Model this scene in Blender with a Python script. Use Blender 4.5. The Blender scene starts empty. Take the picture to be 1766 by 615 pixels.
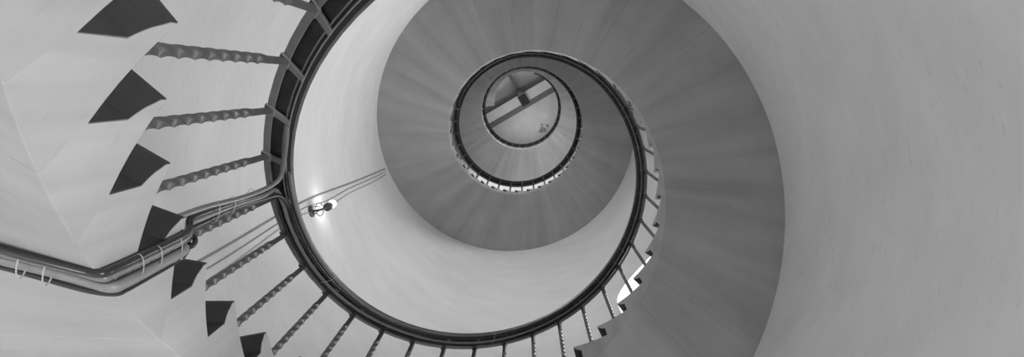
import bpy, math, random
from math import pi, cos, sin, radians as rad
from mathutils import Vector, Matrix
random.seed(4)
S = bpy.context.scene
COL = S.collection

# ---------------------------------------------------------------- place
# axis of the tower = world z through the origin; the stair climbs clockwise seen from above
F_PX = 1100.0
AX, AY = 0.15082, 0.0167           # lens tilt from the vertical
CAM = (-0.06812, -0.69689, 0.0)
R = 1.8916                         # inner radius of the tower
P = 6.46766                        # rise of one full turn
Z1, Z2 = 4.80536, 4.8208           # soffit height at the wall / at the well, theta 0
N = 34.43217
D = 2*pi/N                         # angle of one step
RI = P/N                           # riser
T0 = -4.04967                      # theta of nosing of step 0
H0 = 1.01486
TB, ZB, RB = -3.93803, 1.81946, 1.0572   # balusters
FLOOR, TOP = -1.7, 23.2
K0, K1 = -13, 107

def pt(r, th, z): return (r*cos(-th), r*sin(-th), z)
def ptd(r, phi, z): return (r*cos(rad(phi)), r*sin(rad(phi)), z)

# ---------------------------------------------------------------- materials
def mat(name, col, rough=.7, metal=0, noise=0, nscale=3.0, stretch=(1,1,1), bump=0, bscale=40, spots=0, spec=.5, marks=0, radial=0):
    m = bpy.data.materials.new(name); m.use_nodes = True
    nt = m.node_tree; b = nt.nodes['Principled BSDF']
    c = col if isinstance(col, tuple) else (col, col, col)
    b.inputs['Base Color'].default_value = (*c, 1)
    b.inputs['Roughness'].default_value = rough
    b.inputs['Metallic'].default_value = metal
    b.inputs['Specular IOR Level'].default_value = spec
    g = nt.nodes.new('ShaderNodeNewGeometry')
    out = None
    def mapped(sc):
        mp = nt.nodes.new('ShaderNodeMapping'); mp.inputs['Scale'].default_value = sc
        nt.links.new(g.outputs['Position'], mp.inputs['Vector']); return mp.outputs[0]
    if noise:
        n = nt.nodes.new('ShaderNodeTexNoise'); n.inputs['Scale'].default_value = nscale
        n.inputs['Detail'].default_value = 7; n.inputs['Roughness'].default_value = .6
        nt.links.new(mapped(stretch), n.inputs['Vector'])
        r = nt.nodes.new('ShaderNodeMapRange'); r.inputs['From Min'].default_value = .3; r.inputs['From Max'].default_value = .7
        r.inputs['To Min'].default_value = 1-noise; r.inputs['To Max'].default_value = 1+noise*.35
        nt.links.new(n.outputs['Fac'], r.inputs['Value']); out = r.outputs[0]
    if marks:
        n = nt.nodes.new('ShaderNodeTexNoise'); n.inputs['Scale'].default_value = 3.6
        n.inputs['Detail'].default_value = 9; n.inputs['Roughness'].default_value = .75
        nt.links.new(mapped((2.2, 2.2, 9)), n.inputs['Vector'])
        r = nt.nodes.new('ShaderNodeMapRange'); r.inputs['From Min'].default_value = .57; r.inputs['From Max'].default_value = .72
        r.inputs['To Min'].default_value = 1; r.inputs['To Max'].default_value = 1-marks
        nt.links.new(n.outputs['Fac'], r.inputs['Value'])
        mu = nt.nodes.new('ShaderNodeMath'); mu.operation = 'MULTIPLY'
        nt.links.new(out, mu.inputs[0]); nt.links.new(r.outputs[0], mu.inputs[1]); out = mu.outputs[0]
    if radial:
        mp = nt.nodes.new('ShaderNodeVectorMath'); mp.operation='MULTIPLY'; mp.inputs[1].default_value=(1,1,0)
        nm = nt.nodes.new('ShaderNodeVectorMath'); nm.operation='NORMALIZE'
        ad = nt.nodes.new('ShaderNodeVectorMath'); ad.operation='MULTIPLY_ADD'; ad.inputs[1].default_value=(9,9,0)
        ms = nt.nodes.new('ShaderNodeVectorMath'); ms.operation='MULTIPLY'; ms.inputs[1].default_value=(.5,.5,.4)
        nt.links.new(g.outputs['Position'], mp.inputs[0]); nt.links.new(mp.outputs[0], nm.inputs[0])
        nt.links.new(nm.outputs[0], ad.inputs[0]); nt.links.new(g.outputs['Position'], ms.inputs[0]); nt.links.new(ms.outputs[0], ad.inputs[2])
        n = nt.nodes.new('ShaderNodeTexNoise'); n.inputs['Scale'].default_value = 1.0; n.inputs['Detail'].default_value = 5
        nt.links.new(ad.outputs[0], n.inputs['Vector'])
        r = nt.nodes.new('ShaderNodeMapRange'); r.inputs['From Min'].default_value = .3; r.inputs['From Max'].default_value = .7
        r.inputs['To Min'].default_value = 1-radial; r.inputs['To Max'].default_value = 1+radial
        nt.links.new(n.outputs['Fac'], r.inputs['Value'])
        mu = nt.nodes.new('ShaderNodeMath'); mu.operation = 'MULTIPLY'
        nt.links.new(out, mu.inputs[0]); nt.links.new(r.outputs[0], mu.inputs[1]); out = mu.outputs[0]
    if out:
        mx = nt.nodes.new('ShaderNodeVectorMath'); mx.operation = 'SCALE'
        mx.inputs[0].default_value = c; nt.links.new(out, mx.inputs['Scale'])
        nt.links.new(mx.outputs[0], b.inputs['Base Color'])
    if bump:
        n = nt.nodes.new('ShaderNodeTexNoise'); n.inputs['Scale'].default_value = bscale; n.inputs['Detail'].default_value = 5
        nt.links.new(g.outputs['Position'], n.inputs['Vector'])
        bp = nt.nodes.new('ShaderNodeBump'); bp.inputs['Strength'].default_value = bump; bp.inputs['Distance'].default_value = .01
        nt.links.new(n.outputs['Fac'], bp.inputs['Height']); nt.links.new(bp.outputs[0], b.inputs['Normal'])
    return m
def emat(name, col, strength):
    m = bpy.data.materials.new(name); m.use_nodes = True
    b = m.node_tree.nodes['Principled BSDF']
    b.inputs['Base Color'].default_value = (.9, .9, .9, 1)
    b.inputs['Emission Color'].default_value = (*col, 1); b.inputs['Emission Strength'].default_value = strength
    return m
M = dict(
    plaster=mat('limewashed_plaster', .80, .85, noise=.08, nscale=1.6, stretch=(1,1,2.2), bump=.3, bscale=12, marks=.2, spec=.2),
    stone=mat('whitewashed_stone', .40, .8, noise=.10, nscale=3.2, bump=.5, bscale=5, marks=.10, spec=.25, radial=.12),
    riser=mat('dark_painted_riser', .05, .6, noise=.15, nscale=8, bump=.2, bscale=50, spec=.3),
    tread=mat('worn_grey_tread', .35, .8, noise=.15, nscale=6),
    steel=mat('grey_painted_steel', .26, .5, 0, noise=.18, nscale=25, bump=.3, bscale=70),
    baluster=mat('grey_painted_iron', .12, .35, .2, noise=.2, nscale=30, bump=.15, bscale=80),
    wood=mat('dark_handrail', .035, .35, noise=.2, nscale=10),
    cable=mat('dark_cable_sheath', .03, .24, noise=.15, nscale=20),
    cable2=mat('mid_grey_cable_sheath', .18, .25, noise=.15, nscale=20),
    hose=mat('pale_hose', .22, .45, noise=.12, nscale=18, bump=.2, bscale=60),
    tie=mat('pale_tie', .38, .5),
    conduit=mat('grey_conduit', .3, .5), conduit2=mat('pale_conduit', .5, .6),
    fitting=mat('dark_lamp_fitting', .08, .4), bulb=emat('lit_bulb', (1,1,1), 15), fill_bulb=emat('added_fill_bulb', (1,1,1), 580),
    ceil=mat('ceiling_paint', .62, .8, noise=.12, nscale=2.5), beam=mat('pale_beam', .6, .8, noise=.08, nscale=4),
    dark=mat('dark_joist_and_shade', .14, .7, noise=.1, nscale=6), black=mat('black_iron', .02, .6),
    stain=mat('rust_stain', .3, .9, noise=.4, nscale=14), floor=mat('floor_stone', .6, .8, noise=.1),
    frame=mat('window_frame_paint', .7, .5),
)
def glass():
    m = bpy.data.materials.new('window_glass'); m.use_nodes = True; nt = m.node_tree
    nt.nodes.remove(nt.nodes['Principled BSDF'])
    t = nt.nodes.new('ShaderNodeBsdfTransparent'); g = nt.nodes.new('ShaderNodeBsdfGlossy'); g.inputs['Roughness'].default_value = .05
    x = nt.nodes.new('ShaderNodeMixShader'); x.inputs[0].default_value = .06
    nt.links.new(t.outputs[0], x.inputs[1]); nt.links.new(g.outputs[0], x.inputs[2])
    nt.links.new(x.outputs[0], nt.nodes['Material Output'].inputs['Surface']); return m
M['glass'] = glass()

# ---------------------------------------------------------------- helpers
def mesh(name, v, f, mats, mi=None, smooth=False):
    me = bpy.data.meshes.new(name); me.from_pydata([tuple(p) for p in v], [], f); me.validate()
    for m in (mats if isinstance(mats, (list, tuple)) else [mats]): me.materials.append(m)
    if mi: me.polygons.foreach_set('material_index', mi)
    me.polygons.foreach_set('use_smooth', [smooth]*len(me.polygons)); me.update(); return me
def fixn(me):
    import bmesh
    b = bmesh.new(); b.from_mesh(me); bmesh.ops.recalc_face_normals(b, faces=b.faces); b.to_mesh(me); b.free()
def link(name, me, parent=None, loc=None, rz=0):
    o = bpy.data.objects.new(name, me); COL.objects.link(o)
    if parent:
        o.parent = parent
        L = Vector(loc or (0,0,0)) - parent.location; o.location = L
    elif loc: o.location = loc
    o.rotation_euler = (0,0,rz); return o
def tag(o, label=None, cat=None, group=None, kind=None):
    if label: o['label'] = label
    if cat: o['category'] = cat
    if group: o['group'] = group
    if kind: o['kind'] = kind
    return o
def empty(name, loc=(0,0,0)):
    o = bpy.data.objects.new(name, None); o.location = loc; o.empty_display_size = .1; COL.objects.link(o); return o
class MB:
    def __init__(s): s.v=[]; s.f=[]; s.m=[]
    def add(s, v, f, mi=0):
        n=len(s.v); s.v += [tuple(p) for p in v]; s.f += [tuple(i+n for i in q) for q in f]; s.m += [mi]*len(f)
    def sweep(s, secs, closed=True, caps=True, mi=0, loop=False):
        n=len(secs[0]); v=[p for q in secs for p in q]; f=[]
        for i in range(len(secs)-1):
            for j in range(n if closed else n-1):
                a=i*n+j; b=i*n+(j+1)%n; f.append((a,b,b+n,a+n))
        if caps and closed:
            f.append(tuple(range(n))[::-1]); f.append(tuple((len(secs)-1)*n+j for j in range(n)))
        s.add(v,f,mi)
    def box(s, c, ax, ay, az, mi=0):
        c,ax,ay,az = map(Vector,(c,ax,ay,az)); v=[c+i*ax+j*ay+k*az for k in (-1,1) for j in (-1,1) for i in (-1,1)]
        s.add(v,[(0,2,3,1),(4,5,7,6),(0,1,5,4),(2,6,7,3),(0,4,6,2),(1,3,7,5)],mi)
    def tube(s, path, r, n=10, mi=0):
        path=[Vector(p) for p in path]; secs=[]; up=None
        for i,p in enumerate(path):
            t=(path[min(i+1,len(path)-1)]-path[max(i-1,0)]).normalized()
            if up is None: up = t.orthogonal().normalized()
            up=(up-up.dot(t)*t).normalized(); w=t.cross(up)
            rr = r[i] if isinstance(r,(list,tuple)) else r
            secs.append([p+rr*(cos(a)*up+sin(a)*w) for a in [2*pi*j/n for j in range(n)]])
        s.sweep(secs,mi=mi)
    def lathe(s, c, axis, prof, n=20, mi=0):
        axis=Vector(axis).normalized(); u=axis.orthogonal().normalized(); w=axis.cross(u); c=Vector(c)
        s.sweep([[c+axis*h+q*(cos(2*pi*j/n)*u+sin(2*pi*j/n)*w) for j in range(n)] for q,h in prof],mi=mi)
    def obj(s, name, mats, parent=None, smooth=False, loc=None):
        me=mesh(name,s.v,s.f,mats,s.m,smooth); fixn(me)
        if smooth: 
            try: me.set_sharp_from_angle(angle=rad(40))
            except Exception: pass
        return link(name,me,parent,loc)
def smooth_path(pts, n=8):
    pts=[Vector(p) for p in pts]; out=[]
    for i in range(len(pts)-1):
        a=pts[max(i-1,0)];b=pts[i];c=pts[i+1];d=pts[min(i+2,len(pts)-1)]
        for j in range(n):
            t=j/n; out.append(.5*((2*b)+(c-a)*t+(2*a-5*b+4*c-d)*t*t+(3*b-a-3*c+d)*t**3))
    out.append(pts[-1]); return out

# ---------------------------------------------------------------- tower wall with its openings
TH = .5   # wall thickness
# centre angle (deg), half width (m), sill z, spring z, arched
OPEN = [(-4, .55, -1.6, .5, False), (42, .6, 5.6, 6.5, True), (-82, .55, 7.9, 9.5, True), (-90, .5, 14.2, 15.6, True), (75, .5, 20.6, 21.8, True)]  # the second opening is a real window; the others are unseen, added for light
def arch_z(o, a):           # top of opening at angle a (deg)
    c,hw,s,sp,ar = o
    if not ar: return sp
    x = rad(a-c)*R
    return sp + math.sqrt(max(0, hw*hw-x*x))
def build_wall():
    hs = []
    for o in OPEN:
        da = math.degrees(o[1]/R); hs.append((o[0]-da, o[0]+da))
    angs = set(round(-180+i*2.0,3) for i in range(180))
    for (a0,a1) in hs: angs = {a for a in angs if not (a0-.3 < a < a1+.3)}
    for (a0,a1) in hs:
        for i in range(25): angs.add(round((a0+a1)/2-(a1-a0)/2*cos(pi*i/24),3))
    angs = sorted(angs); n=len(angs)
    b = MB()
    Ro = R+TH
    def zs(a): return None
    for i in range(n):
        a=angs[i]; c=angs[(i+1)%n]
        if i==n-1: c=angs[0]+360
        mid=(a+c)/2
        col = [(o,h) for o,h in zip(OPEN,hs) if h[0]<mid<h[1]]
        spans=[]; lo=(FLOOR,FLOOR)
        for o,h in sorted(col, key=lambda q:q[0][2]):
            spans.append((lo,(o[2],o[2]))); lo=(arch_z(o,a),arch_z(o,c))
            for (za,zc) in ((o[2],o[2]),lo):
                b.add([ptd(R,a,za),ptd(R,c,zc),ptd(Ro,c,zc),ptd(Ro,a,za)],[(0,1,2,3)])
        spans.append((lo,(TOP,TOP)))
        for (l,u) in spans:
            for r,q in ((R,(3,2,1,0)),(Ro,(0,1,2,3))):
                b.add([ptd(r,a,l[0]),ptd(r,c,l[1]),ptd(r,c,u[1]),ptd(r,a,u[0])],[q])
    for o,h in zip(OPEN,hs):
        top = o[3]
        for a in h: b.add([ptd(R,a,o[2]),ptd(R,a,top),ptd(Ro,a,top),ptd(Ro,a,o[2])],[(0,1,2,3)])
    import bmesh
    me = mesh('wall_round', b.v, b.f, M['plaster'])
    bm = bmesh.new(); bm.from_mesh(me); bmesh.ops.remove_doubles(bm, verts=bm.verts, dist=1e-4)
    bm.to_mesh(me); bm.free()
    me.polygons.foreach_set('use_smooth',[True]*len(me.polygons)); me.set_sharp_from_angle(angle=rad(35))
    tag(link('wall_round', me), kind='structure')
build_wall()
def disc(name, z0, z1, r, m):
    b=MB(); n=96
    b.sweep([[(r*cos(2*pi*j/n), r*sin(2*pi*j/n), z) for j in range(n)] for z in (z0,z1)])
    return tag(b.obj(name, m), kind='structure')
disc('floor', FLOOR-.2, FLOOR, R+TH, M['floor'])
disc('ceiling', TOP, TOP+.25, R+TH, M['ceil'])
TILT=.75
def window(i, o, power):
    c,hw,s,sp,ar = o; Rw=R+.36
    e = tag(empty('window_%d'%i, ptd(Rw,c,s)), kind='structure')
    n=Vector(ptd(1,c,0)); t=Vector((-n.y,n.x,0)); zz=Vector((0,0,1)); base=Vector(ptd(Rw,c,s))
    H=sp-s
    pts=[(-hw,0),(hw,0)]+[(hw*cos(q),H+hw*sin(q)) for q in [pi*j/16 for j in range(17)]]
    g=MB(); g.sweep([[base+n*d+t*x*.97+zz*(y*.98) for x,y in pts] for d in (-.004,.004)]); g.obj('pane',M['glass'],e)
    fr=MB(); m=len(pts)
    v=[];
    for d in (-.025,.025):
        for k in (1.0,.91):
            v += [base+n*d+t*x*k+zz*((y-H*.5)*(k)+H*.5) for x,y in pts]
    f=[]
    for j in range(m):
        q=(j+1)%m
        f += [(j,q,m+q,m+j),(2*m+j,3*m+j,3*m+q,2*m+q),(j,2*m+j,2*m+q,q),(m+j,m+q,3*m+q,3*m+j)]
    fr.add(v,f); fr.box(base+zz*(H*.5+hw*.4),t*.018,n*.02,zz*(H*.5+hw*.45)); fr.box(base+zz*H*.9,t*hw*.95,n*.02,zz*.018)
    fr.obj('window_frame',M['frame'],e)
    L=bpy.data.lights.new('daylight_fill','AREA'); L.shape='RECTANGLE'; L.size=2*hw+.5; L.size_y=H+hw+.5; L.energy=power
    ob=bpy.data.objects.new('daylight_fill',L); COL.objects.link(ob)
    ob.location=base+n*.5+zz*((H+hw)*.5+.25); ob.rotation_euler=(-n-zz*(TILT if i<3 else 0)).to_track_quat('-Z','Y').to_euler()
PW=[None,230,100,300,170]
for i in range(1,5): window(i, OPEN[i], PW[i])  # windows after the first are added out of sight to light the tower
# daylight added through an unseen doorway at the foot of the tower
o=OPEN[0]; n=Vector(ptd(1,o[0],0)); L=bpy.data.lights.new('daylight_fill','AREA'); L.shape='RECTANGLE'; L.size=1.1; L.size_y=2.1; L.energy=152
ob=bpy.data.objects.new('daylight_fill',L); COL.objects.link(ob); ob.location=Vector(ptd(R+TH+.1,o[0],-.55)); ob.rotation_euler=(-n).to_track_quat('-Z','Y').to_euler()

# ---------------------------------------------------------------- the staircase: one stone per step, built into the wall
RO = R+.12
FRONT = [(0,.07),(0,-.03),(.035,-.08),(.06,-.13),(.09,-.19),(.14,-.255),(.235,-.345),(.24,-.93)]
def soff(s, r): return -1.9305 + s + (Z1-Z2)*(r-1)/(R-1)/RI
RE=.004   # rounded lower arris of each stone
def stone_mesh():
    b=MB(); ch=.011
    def Pv(s_,z_,r): return pt(r, T0+s_*D, H0+z_*RI)
    def prof(r):
        lift = 0
        if r < 1+RE: q=(1+RE-r)/RE; lift=(1-math.sqrt(max(0,1-q*q)))*RE/RI
        jb=.75
        pr=list(FRONT); e0=(.24,-.93); e1=(jb-ch*.45, soff(jb,r)+ch*.9+lift)
        jn=[(e0[0]+(e1[0]-e0[0])*q/6, e0[1]+(e1[1]-e0[1])*q/6) for q in range(1,6)]
        pr += jn+[e1, (jb+ch, soff(jb+ch,r)+lift)]
        pr += [(jb+q, soff(jb+q,r)+lift) for q in (.2,.4,.6,.8)]
        pr += [(jb+1-ch, soff(jb+1-ch,r)+lift), (jb+1-ch*.45, soff(jb+1,r)+ch*.9+lift)]
        pr += [(x+1,z+1) for x,z in jn[::-1]]
        return pr + [(1.24,.07),(.99,.07),(.74,.07),(.49,.07),(.24,.07)]
    rs=[1.0,1+RE*.13,1+RE*.3,1+RE*.6,1+RE,1.15,1.35,1.6,RO]
    secs=[[Pv(a,c,r) for a,c in prof(r)] for r in rs]
    b.sweep(secs,caps=False); n=len(secs[0]); nt=n-5
    b.m=[1 if nt<=j<n-1 or j==n-1 else 0 for i in range(len(secs)-1) for j in range(n)]
    b.add(secs[-1],[tuple(range(n))])
    # curved end face in narrow columns
    pr=prof(1.0); F=FRONT; zc=soff(.75,1)+ch*.9+RE/RI; jx=.75-ch*.45
    low=F[1:7]+[(.24,-.345)]
    def lerp(L,x):
        for (a,c),(e,g) in zip(L,L[1:]):
            if a<=x<=e: return c+(g-c)*(x-a)/max(e-a,1e-9)
        return L[-1][1]
    top=[(0,.07),(1.24,.07),(jx+1,zc+1)]
    l2=[(.24,-.93),(jx,zc),(.75+ch,soff(.75+ch,1)+RE/RI),(.75+1-ch,soff(1.75-ch,1)+RE/RI),(jx+1,zc+1)]
    def cols(xs,L):
        for a,c in zip(xs,xs[1:]):
            v=[(a,lerp(L,a)),(c,lerp(L,c)),(c,lerp(top,c)),(a,lerp(top,a))]
            b.add([Pv(x,z,1.0) for x,z in v],[(0,1,2,3)])
    cols([0,.035,.06,.09,.14,.235,.24],low)
    cols([.24+(jx-.24)*q/6 for q in range(7)]+[.75+ch,.95,1.15,1.24]+[1.24+(jx-.24)*q/6 for q in range(1,6)]+[1.75-ch,jx+1],l2)
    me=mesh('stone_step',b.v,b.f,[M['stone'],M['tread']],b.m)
    import bmesh
    bm=bmesh.new(); bm.from_mesh(me); bmesh.ops.remove_doubles(bm,verts=bm.verts,dist=2e-5)
    bmesh.ops.recalc_face_normals(bm,faces=bm.faces); bm.to_mesh(me); bm.free()
    me.polygons.foreach_set('use_smooth',[True]*len(me.polygons)); me.set_sharp_from_angle(angle=rad(28))
    return me
def riser_mesh():
    fr=FRONT; pr=[(s-.012,z) for s,z in fr]+[(s+.004,z) for s,z in fr[::-1]]
    secs=[[pt(r,T0+s*D,H0+z*RI) for s,z in pr] for r in (1.0015,1.4,RO-.12)]
    b=MB(); b.sweep(secs); me=mesh('riser',b.v,b.f,M['riser']); fixn(me); return me
STEP, RISER = stone_mesh(), riser_mesh()
stair = tag(empty('spiral_staircase',(0,0,FLOOR)), 'whitewashed stone spiral staircase with dark risers winding up inside the round tower', 'staircase')
def screw(me, k): return Matrix.Translation((0,0,k*RI)) @ Matrix.Rotation(-k*D,4,'Z')
def merged(name, me_list, ks, mats, parent, mi=None):
    b=MB()
    for k in ks:
        m=screw(None,k)
        for me,off in me_list:
            b.v_n=len(b.v); b.v += [tuple(m@v.co) for v in me.vertices]
            for p in me.polygons: b.f.append(tuple(q+b.v_n for q in p.vertices)); b.m.append(p.material_index+off)
    me=mesh(name,b.v,b.f,mats,b.m); return link(name,me,parent)
VIS=range(-6,94)
for k in VIS:
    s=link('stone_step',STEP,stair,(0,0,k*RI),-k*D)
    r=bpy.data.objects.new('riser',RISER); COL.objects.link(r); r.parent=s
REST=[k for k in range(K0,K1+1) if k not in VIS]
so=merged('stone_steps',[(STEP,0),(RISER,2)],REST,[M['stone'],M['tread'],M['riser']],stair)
tag(so,kind='stuff')

# ---------------------------------------------------------------- railing
rail = tag(empty('stair_railing',pt(RB,T0+K0*D,FLOOR)), 'dark handrail on twisted iron balusters following the inner edge of the spiral stair', 'railing')
def baluster_mesh():
    z0=H0+.07*RI; z1=ZB+.004; b=MB(); secs=[]; x,y,_=pt(RB,TB,0); a0=math.atan2(y,x)
    n=64
    for i in range(n+1):
        t=i/n; z=z0+(z1-z0)*t
        tw0,tw1=.05,.80
        u=min(max((t-tw0)/(tw1-tw0),0),1); tw=u*2*pi*2.4
        h=.0108 if 0<u<1 else .0105
        q=[]
        for c in range(8):
            ang=a0+tw+pi/4*c+pi/4; rr=h*(1.32 if c%2==0 else .95)
            q.append((x+rr*cos(ang),y+rr*sin(ang),z))
        secs.append(q)
    b.sweep(secs); me=mesh('baluster',b.v,b.f,M['baluster'],b.m,True); fixn(me); me.set_sharp_from_angle(angle=rad(60)); return me
BAL=baluster_mesh()
def bracket_mesh():
    b=MB(); n=Vector(pt(1,TB,0)); t=Vector((-n.y,n.x,0)); z=Vector((0,0,1)); sl=-P/2/pi
    t=(t*RB+z*sl).normalized(); w=n.cross(t)
    c=Vector(pt(1.022,TB,ZB+.006)); b.box(c,n*.036,t*.012,w*.005)
    b.box(Vector(pt(RB,TB,ZB-.004)),n*.017,t*.021,w*.004)
    me=mesh('rail_bracket',b.v,b.f,M['steel']); fixn(me); return me
BRK=bracket_mesh()
RVIS=range(-8,92)
for k in RVIS:
    link('baluster',BAL,rail,(0,0,k*RI),-k*D)
    link('rail_bracket',BRK,rail,(0,0,k*RI),-k*D)
tag(merged('balusters',[(BAL,0)],range(K0,-8),M['baluster'],rail),kind='stuff')
def zrail(th): return ZB+P*(th-TB)/2/pi
def helix_sweep(name, sec, m, th0, th1, parent, step=4.0, smooth=False, jit=None):
    n=int(abs(th1-th0)/rad(step))+1; secs=[]
    for i in range(n+1):
        th=th0+(th1-th0)*i/n; secs.append([pt(r,th,zrail(th)+z) for r,z in sec])
    b=MB(); b.sweep(secs); return b.obj(name,m,parent,smooth)
THA,THE=T0+K0*D-.02, T0+98*D
helix_sweep('steel_bar',[(1.047,0),(1.070,0),(1.070,.009),(1.047,.009)],M['steel'],THA,THE,rail)
helix_sweep('handrail',[(.974,.016),(.992,.010),(.993,.016),(1.0,.014),(1.001,.02),(1.064,.02),(1.066,.045),(1.05,.062),(1.01,.068),(.982,.058),(.972,.04)],M['wood'],THA,THE,rail)
helix_sweep('bead',[(1.000,.008),(1.0045,.008),(1.0045,.016),(1.000,.016)],M['steel'],THA,THE,rail)
helix_sweep('bead',[(.9865,.004),(.9895,.004),(.9895,.013),(.9865,.013)],M['steel'],THA,THE,rail)

# ---------------------------------------------------------------- cables
PH=-163.0; THJ=3.4383-0.0
cb = tag(empty('cable_bundle',ptd(.98,PH,1.3)), 'strapped bundle of cables crossing under the stair and climbing its edge to the handrail', 'cable bundle')
def follow(pts, th0, th1, r0, z0, step=4.0, ph=0):
    n=int(abs(th1-th0)/rad(step))+1
    for i in range(n+1):
        th=th0+(th1-th0)*i/n
        pts.append(pt(r0+.0018*sin(th*7+ph*3), th, zrail(th)+z0+.0018*sin(th*5+ph)))
    return pts
CEND=2.75
J=-3.4383      # theta at the junction
def soffz(r,ph):      # underside of the near flight at this angle
    th=rad(-ph)-2*pi
    return Z2+(Z1-Z2)*(r-1)/(R-1)+P*th/2/pi
def run(ph, rd, dz=0, out=0, up=None):
    p=[ptd(r,ph+.35*sin(r*8+ph),soffz(r,ph)-rd-.001-dz) for r in (1.86,1.6,1.38,1.2,1.06)]
    q=soffz(1,ph)
    p+=[ptd(1.0-rd*.5-out,ph,q-rd*.45-dz*.7),ptd(1-rd-.003-out,ph,q+.03),ptd(1-rd-.003-out,ph,1.40),ptd(1-rd-.002-out,ph+.1,1.50),ptd(1-rd-.002-out,ph+.25,1.575)]
    return p
# sheath, radius, face angle, upper angle, rail radius, rail z
CAB=[(M['cable'],.0098,-162.0,-160.9,1.036,-.011,.0),
     (M['cable2'],.0090,-162.9,-161.8,1.014,-.013,.0),
     (M['cable'],.0080,-163.4,-162.8,.990,-.010,.0)]
for i,(m,rd,p1,p2,rr,rz,out) in enumerate(CAB):
    pts=[Vector(p) for p in run(p1,rd,out,out)]
    pts+=[Vector(ptd(.995-out*.5,p1*.5+p2*.5,1.618+.01*i)),Vector(ptd(1.018,p2,1.665)),Vector(ptd(1.022,p2,1.74)),Vector(ptd(1.012,p2*.6-161.8*.4+.3,1.93)),Vector(ptd(1.004,p2*.7-161.8*.3,2.12)),Vector(ptd(rr*.6+.4,p2-.1,2.25))]
    tail=[Vector(p) for p in follow([], J+.06, CEND, rr, rz, ph=i)]
    k=len(pts); full=smooth_path(pts+tail[:3],8)
    b=MB(); b.tube(full+tail[3:],rd,10); b.obj('cable',m,cb,True)
# one lead that only follows the rail, nearest the well
b=MB(); b.tube([Vector(p) for p in follow([], J-.10, CEND, .973, .004, ph=5)],.0075,8); b.obj('cable',M['cable2'],cb,True)
# one more lead that turns the other way along the rail
def thp(phi): return rad(-phi)-2*pi
pts=[Vector(ptd(1.03,-160.2,1.60)),Vector(ptd(1.022,-160.0,1.75)),Vector(ptd(1.006,-160.3,1.95)),Vector(ptd(.996,-159.9,2.12)),Vector(ptd(.99,-158.4,zrail(thp(-158.4))-.05))]
pts+=[Vector(pt(r,thp(a),zrail(thp(a))+z)) for a,r,z in ((-155,.986,-.02),(-151,.985,-.006),(-147.5,.99,.006),(-145,1.0,.018))]
b=MB(); b.tube(smooth_path(pts,8),.0085,10); b.obj('cable',M['cable2'],cb,True)
# thick pale hose under the stair and up its edge
pts=run(-164.45,.0135,0,.004)
b=MB(); b.tube(smooth_path(pts+[ptd(.988,-164.0,1.60)],8),.0135,14); b.obj('hose',M['hose'],cb,True)
b=MB(); b.tube(smooth_path([ptd(.985,-163.9,1.59),ptd(.978,-163.9,1.625),ptd(.992,-163.5,1.66),ptd(1.02,-162.9,1.655),ptd(1.035,-162.4,1.60)],8),.007,10); b.obj('cable_loop',M['cable'],cb,True)
b=MB(); b.tube(smooth_path(run(-166.3,.006)+[ptd(.984,-165.3,1.60),ptd(.99,-164,1.63),ptd(1.02,-163.4,1.65)],8),.006,8); b.obj('cable',M['cable'],cb,True)
# ties
def tie(center, axis, rx, ry, xdir):
    b=MB(); axis=Vector(axis).normalized(); x=Vector(xdir); x=(x-x.dot(axis)*axis).normalized(); y=axis.cross(x); c=Vector(center)
    n=28; secs=[]
    for i in range(n+1):
        a=2*pi*i/n; o=c+x*rx*cos(a)+y*ry*sin(a); nrm=(x*cos(a)/rx+y*sin(a)/ry).normalized()
        secs.append([o-axis*.0016,o+axis*.0016,o+axis*.0016+nrm*.001,o-axis*.0016+nrm*.001])
    b.sweep(secs); b.obj('cable_tie',M['tie'],cb)
tang=Vector(ptd(1,PH+90,0)); radv=Vector(ptd(1,PH,0))
for r in (1.155,1.10): tie(ptd(r,-163.6,soffz(r,-163)-.011),radv,.034,.015,tang)
for z in (1.385,1.46,1.55): tie(ptd(.986,-163.5,z),(0,0,1),.035,.017,tang)
for z in (1.80,1.90,2.04): tie(ptd(1.013,-161.4,z),(0,0,1),.031,.0125,tang)
for k in range(5,34,6):
    th=TB+(k+.5)*D; s=Vector(pt(1,th,0)); t=Vector(pt(1,th+pi/2,0))*1.0+Vector((0,0,P/2/pi))
    tie(pt(1.004,th,zrail(th)-.006),t,.043,.0155,s)

# ---------------------------------------------------------------- wall conduits, lamp
def wallpath(pl, off): return smooth_path([ptd(R-off,a,z) for a,z in pl],6)
SP=[('wall_conduit','grey_conduit',[(171.6,2.45),(171.3,3.6),(171.7,5.1),(169.4,6.6),(167.3,8.12)],.007,'conduit','straight dark conduit on the wall, uppermost of the three beside the bulb'),
    ('wall_cable','x',[(169.8,2.45),(169.4,3.6),(170.2,5.0),(168.6,5.7),(168.3,6.4),(167.2,7.2),(166.3,8.10)],.0045,'conduit','thin wavy dark cable on the wall, middle one of the three beside the bulb'),
    ('wall_cable','x',[(168.0,2.45),(167.6,3.6),(169.0,4.9),(166.9,5.6),(166.9,6.4),(165.8,7.2),(165.2,8.08)],.005,'conduit2','pale cable run on the wall nearest the lit bulb')]
for nm,_,pl,rd,m,lab in SP:
    b=MB(); b.tube(wallpath(pl,rd*.7),rd,8); o=b.obj(nm,M[m],None,True); tag(o,lab,'conduit' if nm=='wall_conduit' else 'cable')
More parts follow.
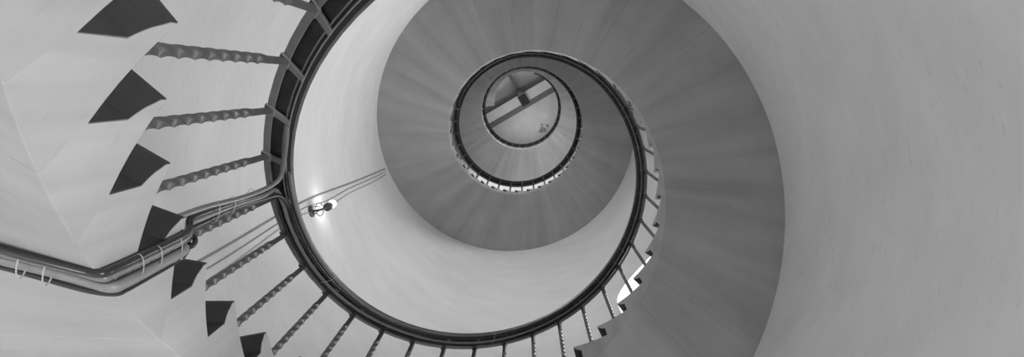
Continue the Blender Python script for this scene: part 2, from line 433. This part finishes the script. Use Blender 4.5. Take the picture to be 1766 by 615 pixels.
def wall_lamp(ang, zz, label, bulb):
    lp=Vector(ptd(R,ang,zz)); n=-Vector(ptd(1,ang,0)); t=Vector((-n.y,n.x,0)); z=Vector((0,0,1))
    lamp=tag(empty('wall_lamp',lp),label,'lamp','bare bulb wall lamps')
    b=MB(); b.lathe(lp,n,[(.05,-.005),(.05,.012),(.042,.02),(.02,.024)]); b.obj('backplate',M['fitting'],lamp,True)
    b=MB(); b.tube(smooth_path([lp+n*.02,lp+n*.09-z*.01,lp+n*.125+z*.03,lp+n*.125+z*.08],6),.009); b.obj('arm',M['fitting'],lamp,True)
    b=MB(); b.lathe(lp+n*.125+z*.07,z,[(.014,-.03),(.034,-.015),(.036,.03),(.026,.05),(.026,.075),(.022,.085)]); b.obj('socket',M['fitting'],lamp,True)
    b=MB()
    for q in range(5):
        a=2*pi*q/5; d=n*cos(a)+t*sin(a); b.tube(smooth_path([lp+n*.045+d*.02-z*.02,lp+n*.05+d*.055+z*.0,lp+n*.06+d*.05+z*.06,lp+n*.07+d*.02+z*.085],5),.004,6)
    b.obj('wire_guard',M['fitting'],lamp,True)
    b=MB(); b.lathe(lp+n*.125+z*.15,z,[(.012,0),(.016,.015),(.028,.035),(.034,.055),(.032,.075),(.022,.092),(.008,.1)],24); b.obj('bulb',bulb,lamp,True)
wall_lamp(168.4,5.24,'small dark wall lamp with a bare lit bulb on the curved wall beside the conduits',M['bulb'])
wall_lamp(180,-.55,'added unseen fill lamp with a bare lit bulb on the wall below the lowest flight',M['fill_bulb'])  # unseen lamp added to brighten the near underside of the stair

# ---------------------------------------------------------------- ceiling timbers and beam shade strips at the top of the tower
a=rad(-30); u=Vector((cos(a),sin(a),0)); w=Vector((-u.y,u.x,0)); ZC=TOP
def beam(name,lab,off,half,zb,m,cat='beam',ax=u,ay=w,l=1.9,c0=0):
    off-=.1
    L=math.sqrt(max(.1,(R+.1)**2-(abs(off)+half)**2)); b=MB()
    b.box(ay*off+ax*c0+Vector((0,0,(zb+ZC)/2)),ax*min(L,l),ay*half,Vector((0,0,(ZC-zb)/2)))
    o=b.obj(name,m); tag(o,lab,cat,'dark shade strips beside the pale beam' if name=='beam_shade_strip' else None); return o
beam('ceiling_beam','broad pale beam running diagonally across the top ceiling',-.02,.17,ZC-.30,M['beam'])
beam('beam_shade_strip','dark strip standing for shade, between the broad pale beam and the rust stain',.25,.10,ZC-.22,M['dark'])  # solid dark strip in place of the shaded flank of the pale beam
beam('beam_shade_strip','dark strip standing for shade beside the broad pale beam, on the side away from the rust stain',-.29,.10,ZC-.22,M['dark'])  # same for the opposite flank: shade built as a dark strip
b=MB(); b.box(-w*1.15+Vector((0,0,ZC-.15)),u*.06,w*.64,Vector((0,0,.15))); tag(b.obj('cross_joist',M['dark']),'short dark cross joist meeting the diagonal beams at the black hub','beam')
hub=tag(empty('ceiling_hub',(0,0,ZC-.45)),'black iron hub box hanging at the crossing of the ceiling beams','bracket')
b=MB(); b.box(-w*.05+Vector((0,0,ZC-.38)),u*.15,w*.19,Vector((0,0,.08))); b.obj('hub_box',M['black'],hub)
b=MB(); b.lathe(-w*.3+Vector((0,0,ZC-.46)),(0,0,1),[(.05,0),(.09,.02),(.09,.1),(.05,.16)]); b.obj('hub_cap',M['dark'],hub,True)
b=MB()
for q in range(9):
    x=.71+random.uniform(-.16,.16); y=.97+random.uniform(-.14,.14); r=random.uniform(.03,.08); n_=14
    ring=[(x+r*random.uniform(.6,1.2)*cos(2*pi*j/n_),y+r*random.uniform(.6,1.2)*sin(2*pi*j/n_)) for j in range(n_)]
    b.sweep([[(px,py,zz) for px,py in ring] for zz in (TOP-.002-.0005*q,TOP+.01)])
b.obj('trim_1',M['stain'])
bpy.data.objects['trim_1']['kind']='structure'

# ---------------------------------------------------------------- world, camera, view
W=bpy.data.worlds.new('sky'); S.world=W; W.use_nodes=True
W.node_tree.nodes['Background'].inputs[0].default_value=(1,1,1,1); W.node_tree.nodes['Background'].inputs[1].default_value=1.5
ca,sa,cb_,sb=cos(AX),sin(AX),cos(AY),sin(AY)
right=Vector((cb_, sb*sa, sb*ca)); down=Vector((0,ca,-sa)); fwd=Vector((-sb, cb_*sa, cb_*ca))
cd=bpy.data.cameras.new('camera'); cd.sensor_width=36; cd.lens=F_PX*36/1766; cd.clip_start=.02; cd.clip_end=200
co=bpy.data.objects.new('camera',cd); COL.objects.link(co)
mw=Matrix((( right.x,-down.x,-fwd.x,CAM[0]),(right.y,-down.y,-fwd.y,CAM[1]),(right.z,-down.z,-fwd.z,CAM[2]),(0,0,0,1)))
co.matrix_world=mw; S.camera=co
S.view_settings.view_transform='Standard'; S.view_settings.look='None'; S.view_settings.exposure=0; S.view_settings.gamma=1
S.view_settings.use_curve_mapping=False
